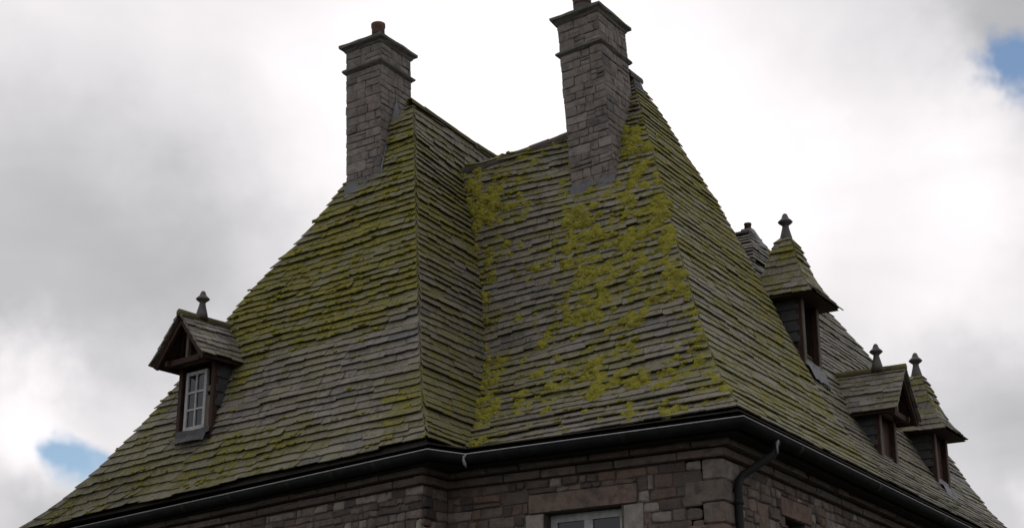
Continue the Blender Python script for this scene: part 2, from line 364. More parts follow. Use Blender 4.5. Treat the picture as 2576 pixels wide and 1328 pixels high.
# ---- slates: candidates first, the 300 that show largest become objects
CAND = []; TAILS = []
def slates(parent, Lf, Rf, h0, h1, outward, mossf, e_lo=.145, e_hi=.125, wmin=.2, wmax=.5, th=.018, holes=None, tails=None, over=.03, lift=.056, rowjit=.010, skipuse=None):
    outward = Vector(outward)
    n = 60
    hs = [h0 + (h1 - h0) * i / n for i in range(n + 1)]
    mids = [(Lf(h) + Rf(h)) / 2 for h in hs]
    # slope length measured across the face, not along it
    sl = [0]
    for i in range(n):
        a = (Rf(hs[i]) - Lf(hs[i]))
        a = a.normalized() if a.length > 1e-4 else Vector((1, 0, 0))
        d = mids[i + 1] - mids[i]; d = d - a * d.dot(a); sl.append(sl[-1] + max(1e-4, d.length))
    total = sl[-1]
    def hof(s): return ip(s, sl, hs)
    s = 0.0; row = 0; rl = 1.0
    ph = uni(0, 9)
    while s < total - .04:
        f = s / total
        e = (e_lo + (e_hi - e_lo) * f) * uni(.9, 1.1)
        tail, head = s, min(total, s + e * 1.9)
        hm = hof(s)
        width = (Rf(hm) - Lf(hm)).length; rl = uni(.75, 1.35)
        if width > .03:
            x = -over; k = 0
            x -= uni(0, wmax * .6) if row % 2 else 0
            while x < width + over - .02:
                wd = uni(wmin, wmax) * (1.12 - .3 * f)
                if rnd() < .08: wd *= 1.5
                xa, xb = max(-over, x), min(width + over, x + wd)
                if width + over - xb < .12: xb = width + over
                x = xb if xb >= width + over else x + wd
                if xb - xa < .06: continue
                gap = .0015
                ua, ub = (xa + gap) / width, (xb - gap) / width
                jit = uni(-rowjit, rowjit) + .020 * math.sin(xa * 1.7 + ph + row * .4) + .012 * math.sin(xa * 4.1 + row * 1.3)
                if rnd() < .012 and xb - xa > .2: jit -= uni(.015, .03)
                t0 = tail + jit
                lf = lift * rl * uni(.85, 1.2); tt = th * uni(.85, 1.2)
                if rnd() < .03: lf += .012
                cj = uni(-.012, .012)
                c1, c2 = (uni(.006, .03) if rnd() < .16 else .002), (uni(.006, .03) if rnd() < .16 else .002)
                du = ub - ua
                outl = [(ua, t0 + c1), (ua + du * uni(.08, .2), t0 + uni(-.004, .006)), (ua + du * .5, t0 + uni(-.008, .006)),
                        (ub - du * uni(.08, .2), t0 + cj * .4), (ub, t0 + c2), (ub, head), (ua, head)]
                hA, hB = hof(max(0, tail)), hof(head)
                um = (ua + ub) / 2
                T = (Rf(hA) - Lf(hA)).normalized()
                B = (Lf(hB).lerp(Rf(hB), um) - Lf(hA).lerp(Rf(hA), um))
                nn = T.cross(B).normalized()
                if nn.dot(outward) < 0: nn = -nn
                top, bot = [], []
                slope_dir = (B - T * B.dot(T)).normalized()
                for (u_, s_) in outl:
                    hh = hof(s_)
                    p = Lf(hh).lerp(Rf(hh), u_)
                    if s_ < 0: p = p + slope_dir * s_
                    q = (s_ - tail) / max(.02, head - tail)
                    l = lf + (.0 - lf) * min(1, max(0, q))
                    top.append(p + nn * (l + tt)); bot.append(p + nn * l)
                vs = top + bot; m_ = len(outl)
                fs = [tuple(range(m_)), tuple(range(2 * m_ - 1, m_ - 1, -1))] + [(i, m_ + i, m_ + (i + 1) % m_, (i + 1) % m_) for i in range(m_)]
                c = (top[0] + top[4] + top[5] + top[6]) / 4
                if holes and any(hf(c) for hf in holes): continue
                mo = min(mossf(um, hA, c.x), .62 if mossf is not mossA2 else .43) + uni(-.13, .13)
                vd = CAM - c
                score = (xb - xa) * e * max(0, nn.dot(vd.normalized())) / vd.length_squared
                if skipuse: score *= skipuse
                if mo > .3 and tails is not None: tails.append((Lf(hof(t0)).lerp(Rf(hof(t0)), um) if t0 > 0 else (top[1] + top[3]) / 2, T, slope_dir, nn, xb - xa, lf + tt, mo))
                CAND.append([score, parent, vs, fs, mo, rnd(), len(vs)])
        s += e; row += 1
def flush_slates():
    CAND.sort(key=lambda c: -c[0])
    rest = {}
    for i, (sco, par, vs, fs, mo, ti, nv) in enumerate(CAND):
        if i < 300:
            b = MB(); b.add(vs, fs, moss=mo, tint=ti); b.build('slate', M['slate'], par)
        else:
            rest.setdefault(par.name, (par, MB()))[1].add(vs, fs, moss=mo, tint=ti)
    for nm, (par, b) in rest.items():
        b.build('slate_courses', M['slate'], par, kind='stuff')

# ---- roof underlay (closed volumes just under the slates)
def strip(mb, Lf, Rf, h0, h1, off, n=24):
    off = Vector(off)
    vs = []
    for i in range(n + 1):
        h = h0 + (h1 - h0) * i / n
        vs += [Lf(h) + off, Rf(h) + off]
    mb.add(vs, [(2 * i, 2 * i + 1, 2 * i + 3, 2 * i + 2) for i in range(n)])
mb = MB()
strip(mb, silL, hipL, .1, HL - .03, (0, .012, -.008)); strip(mb, hipL, lambda h: valley(h) + Vector((-.03, .1, 0)), .1, 5.78, (-.012, 0, -.008)); strip(mb, hipL, b1R, 5.8, HL - .03, (-.012, 0, -.008), 8)
strip(mb, a2L, hipF, .1, 5.78, (0, .012, -.008)); strip(mb, a2L, hipF, 5.8, 6.09, (0, .012, -.008), 6); strip(mb, hipB, hipF, 6.09, HR - .03, (0, .012, -.008), 8)
strip(mb, hipF, b2R, .1, HR - .03, (-.012, 0, -.008)); strip(mb, b3L, b3R, .1, 4.44, (-.012, 0, -.008)); strip(mb, b3L, b3R, 4.46, 5.29, (-.012, 0, -.008), 6)
strip(mb, a3L, a3R, 3.9, 5.29, (0, .012, -.008), 6)
# slopes that face away from the street
def bkL(h): return Vector((ip(h, [0, HL], [-22.9, -14.6]), ip(h, [0, HL], [29, 25]), ZG + h))
strip(mb, silL, bkL, .1, HL - .05, (.05, .05, -.02), 10)
strip(mb, lambda h: b2R(h), lambda h: Vector((P0.x - 7.262 + insX(h), b2R(h).y + .12, ZG + h)), 4.2, HR - .05, (-.03, .0, -.02), 8)
strip(mb, hipB, lambda h: Vector((P0.x - 7.262 + insX(h), b2R(h).y, ZG + h)), 6.15, HR - .05, (.03, .03, -.02), 8)
mb.add([RID0 + Vector((0, .02, -.03)), RID1 + Vector((0, .02, -.03)), (-11.5, 25, 7.5), (-14.0, 25, 7.5)], [(0, 1, 2, 3)])
roof = mb.build('roof', M['underlay'], house)

def behind(c):                                # pieces that would lie inside the roof space
    h = c.z - ZG
    return h < 5.9 and c.y > ip(h, V_h, V_y) + .12
slates(roof, silL, hipL, H0, HL - .04, (0, -1, .4), mossA1, tails=TAILS, e_lo=.130, e_hi=.112)
slates(roof, hipL, b1R, H0, HL - .06, (1, 0, .4), mossB1, e_lo=.130, e_hi=.112, holes=[behind])
slates(roof, a2L, hipF, H0, 6.06, (0, -1, .4), mossA2, tails=TAILS, e_lo=.152, e_hi=.128)
slates(roof, hipB, hipF, 6.05, HR - .1, (0, -1, .4), mossA2, tails=TAILS, e_lo=.115, e_hi=.105)
slates(roof, hipF, b2R, H0, HR - .1, (1, 0, .4), mossB2, wmin=.24, wmax=.5, lift=.036)
slates(roof, b3L, b3R, H0, 4.42, (1, 0, .4), mossB3, lift=.034, e_lo=.130, e_hi=.112)
slates(roof, b3L, b3R, 4.47, 5.27, (1, 0, .4), mossB3, lift=.034, e_lo=.105, e_hi=.10)
slates(roof, a3L, a3R, 3.9, 5.27, (0, -1, .4), mossA3, e_lo=.11, e_hi=.10)

# ---- ridges
def ridge_run(a, b, n, r, mat, sag=.0):
    a, b = Vector(a), Vector(b); d = (b - a); L = d.length; dn = d.normalized(); side = dn.cross(Vector((0, 0, 1))).normalized()
    for i in range(n):
        t0, t1 = i / n - .015, (i + 1) / n + .02
        mb = MB(); vs = []; m = 9
        lift = uni(-.008, .012); rr0 = r * uni(.97, 1.06); rr1 = r * uni(.9, .97)
        for t, rr in ((t0, rr0), (t1, rr1)):
            p = a + d * t + Vector((0, 0, lift - sag * math.sin(math.pi * min(1, max(0, t)))))
            for q in (rr, rr - .018):
                for j in range(m):
                    an = math.pi * (-.12 + 1.24 * j / (m - 1))
                    vs.append(p + side * math.cos(an) * q + Vector((0, 0, 1)) * math.sin(an) * q)
        fs = []
        for j in range(m - 1):
            fs += [(j, j + 1, 2 * m + j + 1, 2 * m + j), (m + j, 3 * m + j, 3 * m + j + 1, m + j + 1), (j, m + j, m + j + 1, j + 1), (2 * m + j, 2 * m + j + 1, 3 * m + j + 1, 3 * m + j)]
        fs += [(0, 2 * m, 3 * m, m), (m - 1, 2 * m - 1, 4 * m - 1, 3 * m - 1)]
        mb.add(vs, fs); mb.build('ridge_tile', mat, roof)
ridge_run(RID0 + Vector((0, .02, -.03)), RID1 + Vector((.15, .03, .0)), 8, .125, M['ridge'], .05)
t5 = (b1R(HL - .05) - hipL(HL - .05)).normalized()
ridge_run(hipL(HL - .02) - t5 * .05, hipL(HL - .02) + t5 * 4.4, 11, .075, M['ridge_moss'], .05)
ridge_run(hipF(HR - .02) + Vector((-.02, -.2, .0)), hipF(HR - .02) + Vector((0, .22, .0)), 1, .12, M['ridge'])
mb = MB()                                   # lead saddle below the right-hand apex
a, b = hipF(HR - .06), hipF(HR - .42)
mb.add([a + Vector((-.1, -.06, 0)), b + Vector((-.26, -.07, .0)), b + Vector((.05, -.07, 0)), a + Vector((.06, -.06, .02)), b + Vector((.065, .3, 0)), a + Vector((.07, .22, 0))],
       [(0, 1, 2, 3), (3, 2, 4, 5)])
mb.build('apex_flashing', M['cheek'], roof)

# ------------------------------------------------------------------ stones
STONES = []
def stone_shape(Mx, u0, u1, v0, v1, proud, bev=.02, depth=.05, rough=.006):
    """Mx maps (along wall, out of wall, up)"""
    j = lambda s: uni(-s, s)
    w_, h_ = u1 - u0, v1 - v0; b_ = min(bev, w_ * .25, h_ * .25)
    k_ = rough
    q = [(u0 + j(k_), v0 + j(k_)), (u1 + j(k_), v0 + j(k_)), (u1 + j(k_), v1 + j(k_)), (u0 + j(k_), v1 + j(k_))]
    cu, cv = (u0 + u1) / 2, (v0 + v1) / 2
    oct_ = []
    for i in range(4):
        (xa, ya), (xb, yb) = q[i], q[(i + 1) % 4]
        L = math.hypot(xb - xa, yb - ya); c = min(.3, uni(.3, 1.1) * b_ / max(L, .01))
        oct_ += [(xa + (xb - xa) * c, ya + (yb - ya) * c), (xb - (xb - xa) * c, yb - (yb - ya) * c)]
    vs = []
    for (x, y) in oct_: vs.append(Mx @ Vector((x, -depth, y)))
    for (x, y) in oct_: vs.append(Mx @ Vector((x, proud * .45, y)))
    for (x, y) in oct_:
        sx = 1 - b_ / max(w_, .02) * 1.1; sy = 1 - b_ / max(h_, .02) * 1.1
        vs.append(Mx @ Vector((cu + (x - cu) * sx, proud * uni(.85, 1.15), cv + (y - cv) * sy)))
    vs.append(Mx @ Vector((cu + j(w_ * .15), proud * uni(1.0, 1.35), cv + j(h_ * .15))))
    fs = []
    for k in range(8):
        k2 = (k + 1) % 8
        fs += [(k, k2, 8 + k2, 8 + k), (8 + k, 8 + k2, 16 + k2, 16 + k), (16 + k, 16 + k2, 24)]
    return vs, fs
def lay(parent, mat, Mx, width, v0, v1, hmin, hmax, wmin, wmax, proud=.02, excl=(), quoin=None, single=True, gap=.014, tmin=0, tmax=1, minsize=.06, hidden=1.0, rough=.016, bev=.032):
    v = v1; row = 0
    vis = Mx
    while v > v0 + .03:
        hh = uni(hmin, hmax)
        vb = max(v0, v - hh)
        u = 0.0
        first = True
        while u < width - .01:
            wd = uni(wmin, wmax) if rnd() < .75 else uni(wmin * .6, wmin * 1.3)
            if quoin and first: wd = quoin[row % 2]
            first = False
            ue = min(width, u + wd)
            if quoin and width - ue < quoin[(row + 1) % 2] and ue < width and width - u > quoin[(row + 1) % 2] + .1: ue = width - quoin[(row + 1) % 2]
            if width - ue < minsize: ue = width
            segs = [(u, ue)]; caps = []
            for (ea, eb, ec, ed) in excl:
                if v - .05 > ed > vb + .02 and max(u, ea) < min(ue, eb) - .04: caps.append((max(u, ea), min(ue, eb), ed))
                if v - .02 > ec and vb + .02 < ed:
                    ns = []
                    for (a, b) in segs:
                        if b <= ea or a >= eb: ns.append((a, b))
                        else:
                            if ea - a > .05: ns.append((a, ea))
                            if b - eb > .05: ns.append((eb, b))
                    segs = ns
            for (a, b, c0) in [(a, b, None) for a, b in segs] + caps:
                if c0 is not None: parts = [(c0, v)]
                elif rnd() < .22 and v - vb > .15 and b - a > .1 and b - a < .45:      # two thin stones on edge
                    sp = vb + (v - vb) * uni(.4, .6); parts = [(vb, sp), (sp, v)]
                else: parts = [(vb, v)]
                for (c, d) in parts:
                    vs, fs = stone_shape(Mx, a + gap / 2, b - gap / 2, c + gap / 2, d - gap / 2, proud * uni(.5, 1.6), bev, .05, rough)
                    cen = vs[24]; nrm_ = (Mx.to_3x3() @ Vector((0, 1, 0)))
                    vd = CAM - cen
                    sc_ = (b - a) * (d - c) * max(0, nrm_.dot(vd.normalized())) / vd.length_squared * hidden
                    inview = abs((cen - CAM).dot(RGT) / (cen - CAM).dot(FWD)) < .335 and -.18 < (cen - CAM).dot(UPV) / (cen - CAM).dot(FWD)
                    STONES.append([sc_ if inview else 0, parent, mat, vs, fs, uni(tmin, tmax)])
            u = ue
        v = vb; row += 1
def flush_stones():
    STONES.sort(key=lambda c: -c[0]); rest = {}
    for i, (s_, par, mat, vs, fs, ti) in enumerate(STONES):
        if i < 300 and s_ > 0:
            b = MB(); b.add(vs, fs, tint=ti); b.build('stone', mat, par)
        else: rest.setdefault((par.name, mat.name), (par, mat, MB()))[2].add(vs, fs, tint=ti)
    for (par, mat, b) in rest.values(): b.build('stonework', mat, par, kind='stuff')

# ------------------------------------------------------------------ walls
INS = .58
a12 = R(168); dL = Vector((math.cos(a12), math.sin(a12), 0)); nL = Vector((-math.sin(a12), math.cos(a12), 0))
nL = nL if nL.y > 0 else -nL
W0 = Vector((P0.x - INS, P0.y + INS, 0)); W1 = P1 + nL * INS + Vector((-INS, 0, 0)); W1.z = 0
W2 = Vector((W1.x + .03, W0.y, 0)); WL = W1 + dL * 10.4; WR = Vector((W0.x, 30.6, 0))
ZT = 6.12
def prism(mb, poly, z0, z1):
    n = len(poly)
    mb.add([(p.x, p.y, z0) for p in poly] + [(p.x, p.y, z1) for p in poly], [tuple(range(n - 1, -1, -1)), tuple(range(n, 2 * n))] + [(i, (i + 1) % n, n + (i + 1) % n, n + i) for i in range(n)], tint=.4)
# wall core is built round the window openings
WIN_A = (-10.75, -9.58, 4.0, 5.40)        # x0 x1 z0 z1
WIN_B = (20.0, 20.7, 4.0, 5.41)          # y0 y1
mb = MB()
T = .5
def seg(p, q, nrm_, ops):
    """a thick wall from p to q with rectangular openings (s0,s1,z0,z1)"""
    d = (q - p); L = d.length; d.normalize()
    Mx = Matrix(((d.x, nrm_.x, 0, p.x), (d.y, nrm_.y, 0, p.y), (0, 0, 1, 0), (0, 0, 0, 1)))
    cur = 0
    for (a, b, c, e) in sorted(ops):
        mb.box(Mx, cur, a, 0, T, 0, ZT, tint=.4); mb.box(Mx, a, b, 0, T, 0, c, tint=.4); mb.box(Mx, a, b, 0, T, e, ZT, tint=.4); cur = b
    mb.box(Mx, cur, L, 0, T, 0, ZT, tint=.4)
seg(WL, W1 + dL * .12, nL, [])
seg(W1 + Vector((0, .17, 0)), W2, Vector((-1, 0, 0)), [])
seg(W2, W0, Vector((0, 1, 0)), [(WIN_A[0] - W2.x, WIN_A[1] - W2.x, WIN_A[2], WIN_A[3])])
seg(W0, WR, Vector((-1, 0, 0)), [(WIN_B[0] - W0.y, WIN_B[1] - W0.y, WIN_B[2], WIN_B[3])])
mb.box(I4, -22.2, -8.1, 30.1, 30.58, 0, ZT, tint=.4)
mb.box(I4, -22.2, -21.7, 20, 30.1, 0, ZT, tint=.4)
wall = mb.build('wall', M['mortar'], house)
def wallM(p, q, out):
    d = (q - p).normalized()
    return Matrix(((d.x, out[0], 0, p.x), (d.y, out[1], 0, p.y), (0, 0, 1, 0), (0, 0, 0, 1))), (q - p).length
LINT_A = (-10.98, -9.34, 5.405, 5.66)
JAMB = [(-11.06, -10.755, 4.0, 5.40), (-9.575, -9.26, 4.0, 5.40)]
ZL = 3.6
Mx, Lw = wallM(WL, W1, -nL); lay(wall, M['stone'], Mx, Lw, ZL, 5.86, .09, .2, .14, .46, .024, quoin=(.5, .26))
Mx, Lw = wallM(W1, W2, (1, 0)); lay(wall, M['stone'], Mx, Lw, ZL, 5.86, .12, .24, .18, .4, .022)
Mx, Lw = wallM(W2, W0, (0, -1))
QA, QB = .27, .27
LA = (W0 - W2).length
ex = [(LA - QA, LA + 1, 0, 9)] + [(x0 - W2.x, x1 - W2.x, z0, z1) for (x0, x1, z0, z1) in [LINT_A, WIN_A] + JAMB]
lay(wall, M['stone'], Mx, Lw, ZL, 5.86, .1, .21, .15, .48, .024, excl=ex)
Mx, Lw = wallM(W0, WR, (1, 0))
LB = (19.82, 20.9, 5.415, 5.67)
exb = [(-1, QB, 0, 9), (WIN_B[0] - W0.y, WIN_B[1] - W0.y, WIN_B[2], WIN_B[3]), (LB[0] - W0.y, LB[1] - W0.y, LB[2], LB[3])]
lay(wall, M['stone'], Mx, Lw, ZL, 5.86, .1, .22, .16, .46, .024, excl=exb)
# cornerstones of the right-hand corner: one block each, long side alternating
zq, kq = 5.86, 0
while zq > ZL:
    hq = uni(.2, .32); la, lb = (.52, .26) if kq % 2 else (.26, .5)
    x0, x1, y0, y1 = W0.x - la, W0.x + .03, W0.y - .03, W0.y + lb
    vs = []; c_ = .022
    for (o, z) in ((c_, zq - hq + .004), (0, zq - hq + .024), (0, zq - .024), (c_, zq - .004)):
        for (x, y) in ((x0 + o, y0 + o + .012), (x0 + o + .02, y0 + o), (x1 - o - .02, y0 + o), (x1 - o, y0 + o + .02), (x1 - o, y1 - o - .02), (x1 - o - .012, y1 - o), (x0 + o, y1 - o)):
            vs.append((x + uni(-.006, .006), y + uni(-.006, .006), z + uni(-.006, .006)))
    fs = [(i * 7 + j, i * 7 + (j + 1) % 7, i * 7 + 7 + (j + 1) % 7, i * 7 + 7 + j) for i in range(3) for j in range(7)] + [tuple(range(6, -1, -1)), tuple(range(21, 28))]
    STONES.append([1.0 if zq > 4.6 else 0, wall, M['stone'], vs, fs, uni(.15, 1)])
    zq -= hq; kq += 1
# dressed lintels and jambs
def block(name, mat, Mx, u0, u1, v0, v1, proud, parent, t=.6, lab=None):
    vs, fs = stone_shape(Mx, u0, u1, v0, v1, proud, .012); b = MB(); b.add(vs, fs, tint=t); return b.build(name, mat, parent, lab)
MA, _ = wallM(W2, W0, (0, -1)); MBm, _ = wallM(W0, WR, (1, 0))
block('lintel', M['stone'], MA, LINT_A[0] - W2.x, LINT_A[1] - W2.x, LINT_A[2], LINT_A[3], .035, wall, .72)
for (x0, x1, z0, z1) in JAMB:
    zz = z1
    k = 0
    while zz > z0 + .1:
        hh = .42 if k else .36
        block('jamb_stone', M['dressed'], MA, x0 - W2.x + (.0 if k % 2 else .04), x1 - W2.x, max(z0, zz - hh), zz - .01, .03, wall)
        zz -= hh; k += 1
block('lintel', M['stone'], MBm, LB[0] - W0.y, LB[1] - W0.y, LB[2], LB[3], .035, wall, .68)
# eaves cornice: two courses of long stones under the gutter
def course(p, q, out, z0, z1, proud, n):
    Mx, L = wallM(p, q, out)
    u = -proud
    while u < L + proud - .05:
        wd = uni(.5, 1.1); ue = min(L + proud, u + wd)
        if L + proud - ue < .2: ue = L + proud
        vs, fs = stone_shape(Mx, u + .006, ue - .006, z0 + .005, z1 - .005, proud, .015, .1)
        STONES.append([0, wall, M['stone'], vs, fs, uni(.1, .6)]); u = ue  # darker tint range puts the eaves shade into the stone colour
for (p, q, o_) in ((WL, W1, -nL), (W1, W2, (1, 0)), (W2, W0, (0, -1)), (W0, WR, (1, 0))):
    course(p, q, o_, 5.865, 5.985, .08, 0); course(p, q, o_, 5.99, 6.10, .15, 0)
flush_list_ready = True

# windows of the ground floor walls
def window(name, Mx, x0, x1, z0, z1, depth, fr, nx, nz, parent, mat, bar=.025, glass=True):
    b = MB(); y0, y1 = -depth - .05, -depth
    b.box(Mx, x0, x0 + fr, y0, y1, z0, z1); b.box(Mx, x1 - fr, x1, y0, y1, z0, z1)
    b.box(Mx, x0 + fr, x1 - fr, y0, y1, z1 - fr, z1); b.box(Mx, x0 + fr, x1 - fr, y0, y1, z0, z0 + fr)
    cells = []
    W_ = x1 - x0 - 2 * fr; H_ = z1 - z0 - 2 * fr
    for i in range(1, nx): b.box(Mx, x0 + fr + W_ * i / nx - bar / 2, x0 + fr + W_ * i / nx + bar / 2, y0 + .004, y1 - .004, z0 + fr, z1 - fr)
    for i in range(1, nz): b.box(Mx, x0 + fr, x1 - fr, y0 + .008, y1 - .008, z0 + fr + H_ * i / nz - bar / 2, z0 + fr + H_ * i / nz + bar / 2)
    o = b.build(name, mat, parent)
    for i in range(nx):
        for k in range(nz):
            g_ = MB(); g_.box(Mx, x0 + fr + W_ * i / nx + (bar / 2 if i else 0), x0 + fr + W_ * (i + 1) / nx - (bar / 2 if i < nx - 1 else 0), y0 + .018, y0 + .024, z0 + fr + H_ * k / nz + (bar / 2 if k else 0), z0 + fr + H_ * (k + 1) / nz - (bar / 2 if k < nz - 1 else 0))
            g_.build('pane', M['glass'], o)
    return o
window('window', MA, WIN_A[0] - W2.x + .01, WIN_A[1] - W2.x - .01, WIN_A[2], WIN_A[3] - .01, .16, .10, 2, 2, house, M['white'], .13)
window('window', MBm, WIN_B[0] - W0.y + .01, WIN_B[1] - W0.y - .01, WIN_B[2], WIN_B[3] - .01, .2, .05, 2, 3, house, M['timber'], .03)

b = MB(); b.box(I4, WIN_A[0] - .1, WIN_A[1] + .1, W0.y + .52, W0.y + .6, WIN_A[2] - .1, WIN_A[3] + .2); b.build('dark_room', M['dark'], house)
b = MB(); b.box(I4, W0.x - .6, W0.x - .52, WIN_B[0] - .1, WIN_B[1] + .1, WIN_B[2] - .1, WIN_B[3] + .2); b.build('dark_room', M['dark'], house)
# ------------------------------------------------------------------ soffit, fascia, gutter
PATH = [PL, P1, P2, P0, PR]
def offs(k, d):
    """plan offset of the gutter line towards the house at vertex k"""
    def nor(a, b):
        t = (b - a).normalized(); return Vector((-t.y, t.x, 0))
    if k == 0: n_ = nor(PATH[0], PATH[1]); return PATH[0] + n_ * d
    if k == len(PATH) - 1: n_ = nor(PATH[-2], PATH[-1]); return PATH[-1] + n_ * d
    n1, n2 = nor(PATH[k - 1], PATH[k]), nor(PATH[k], PATH[k + 1])
    m_ = (n1 + n2); return PATH[k] + m_ * (d / (1 + n1.dot(n2)))
def sweep(prof, name, mat, parent, smooth=True, closed=False):
    b = MB(); m_ = len(prof); vs = []
    for k in range(len(PATH)):
        for (d, z) in prof: p = offs(k, d); vs.append((p.x, p.y, ZG + z))
    fs = []
    for k in range(len(PATH) - 1):
        for i in range(m_ if closed else m_ - 1):
            j2 = (i + 1) % m_
            fs.append((k * m_ + i, k * m_ + j2, (k + 1) * m_ + j2, (k + 1) * m_ + i))
    b.add(vs, fs, smooth=smooth); return b.build(name, mat, parent)
RG = .095
prof = [(RG + RG * math.cos(math.pi + math.pi * i / 12), RG * math.sin(math.pi + math.pi * i / 12) * 1.1) for i in range(13)]
prof_in = [(RG + (RG - .006) * math.cos(math.pi + math.pi * i / 12), (RG - .006) * math.sin(math.pi + math.pi * i / 12) * 1.1) for i in range(12, -1, -1)]
gutter = sweep(prof + prof_in, 'gutter', M['gutter'], house, True, True)
sweep([(-.006 + .011 * math.cos(2 * math.pi * i / 8), .004 + .010 * math.sin(2 * math.pi * i / 8)) for i in range(8)], 'rim_bead', M['zinc'], gutter, True, True)  # pale worn-zinc bead; its colour also paints the rim's highlight
sweep([(.215, -.12), (.215, .12), (.245, .12), (.245, -.12)], 'fascia_board', M['gutter'], house, False, True)
sweep([(.22, -.093), (.82, -.093), (.82, -.112), (.22, -.112)], 'soffit', M['underlay'], house, False, True)
# eave tilting fillet that carries the first slates
sweep([(.08, .115), (.26, .135), (.26, .10), (.08, .098)], 'eave_board', M['underlay'], house, False, True)
# joint collars on the gutter
def lineat(k, s):
    a, b = PATH[k], PATH[k + 1]; d = (b - a).normalized(); return a + d * s, d
for k, s in ((0, 1.7), (0, 4.4), (0, 7.2), (0, 9.6), (2, .55), (2, 2.4), (3, 1.9), (3, 4.9), (3, 8.0)) + tuple(((0, 11.6 - q) for q in (1.1, 3.0, 5.6))):
    L = (PATH[k + 1] - PATH[k]).length
    if s > L: continue
    p, d = lineat(k, s); nn = Vector((-d.y, d.x, 0)); b = MB(); vs = []
    for t in (-.045, .045):
        for rr in (RG + .006, RG - .002):
            for i in range(11):
                an = math.pi + math.pi * i / 10; q = p + d * t + nn * (RG + rr * math.cos(an)); vs.append((q.x, q.y, ZG + rr * 1.1 * math.sin(an)))
    fs = []
    for i in range(10): fs += [(i, i + 1, 22 + i + 1, 22 + i), (i, 11 + i, 12 + i, i + 1), (22 + i, 23 + i, 34 + i, 33 + i)]
    b.add(vs, fs, smooth=False); b.build('gutter_joint', M['gutter'], gutter)
# corner collars at the three bends are sealed with white lime
def splash(pts, r, name):
    b = MB(); b.tube(pts, r, 8); return b.build(name, M['droppings'], gutter)
splash([(P2.x - .005, P2.y - .035, ZG - .02), (P2.x - .003, P2.y - .034, ZG - .08), (P2.x + .004, P2.y - .012, ZG - .13), (P2.x + .008, P2.y + .02, ZG - .175)], [.010, .020, .024, .006], 'lime_streak')
splash([(P2.x + .02, P2.y - .02, ZG - .0), (P2.x + .012, P2.y - .03, ZG - .05)], [.016, .009], 'lime_streak')
# downpipe with its swan neck
dpy = 18.62
pg = Vector((P0.x - .10, dpy, ZG - .08))
pw = Vector((W0.x + .085, 18.30, 0))
pts = [pg, pg + Vector((0, -.005, -.10)), pg + Vector((-.02, -.03, -.17)), Vector((pw.x + .03, pw.y + .09, 5.69)), Vector((pw.x, pw.y + .02, 5.60)), Vector((pw.x, pw.y, 5.48)), Vector((pw.x, pw.y, 3.0)), Vector((pw.x, pw.y, .1))]
b = MB(); b.tube(pts, .052, 14); pipe = b.build('downpipe', M['gutter'], house)
for za, zb in ((5.30, 5.36), (4.0, 4.05)):
    b = MB(); b.tube([(pw.x, pw.y, za), (pw.x, pw.y, zb)], .063, 14); b.build('pipe_collar', M['gutter'], pipe)
b = MB(); b.tube([pg + Vector((0, 0, .01)), pg + Vector((0, 0, -.06))], [.075, .06], 14); b.build('pipe_outlet', M['gutter'], pipe)
splash([pg + Vector((.05, -.045, .05)), pg + Vector((.055, -.05, 0)), pg + Vector((.045, -.045, -.09)), pg + Vector((.05, -.04, -.16))], [.024, .028, .013, .012], 'lime_streak')

# ------------------------------------------------------------------ chimneys
def loft(b, Mx, x0, x1, y0, y1, secs, jit=.006, n=5, tint=.5):
    """stack of rectangles (outset, z)"""
    rings = []
    for (o, z) in secs:
        ring = []
        cs = [(x0 - o, y0 - o), (x1 + o, y0 - o), (x1 + o, y1 + o), (x0 - o, y1 + o)]
        for i in range(4):
            (xa, ya), (xb, yb) = cs[i], cs[(i + 1) % 4]
            for k in range(n):
                t = k / n; ring.append(Mx @ Vector((xa + (xb - xa) * t + uni(-jit, jit), ya + (yb - ya) * t + uni(-jit, jit), z + uni(-jit, jit))))
        rings += ring
    m_ = 4 * n
    fs = [(i * m_ + j, i * m_ + (j + 1) % m_, (i + 1) * m_ + (j + 1) % m_, (i + 1) * m_ + j) for i in range(len(secs) - 1) for j in range(m_)]
    fs += [tuple(range(m_ - 1, -1, -1)), tuple((len(secs) - 1) * m_ + j for j in range(m_))]
    b.add(rings, fs, tint=tint)
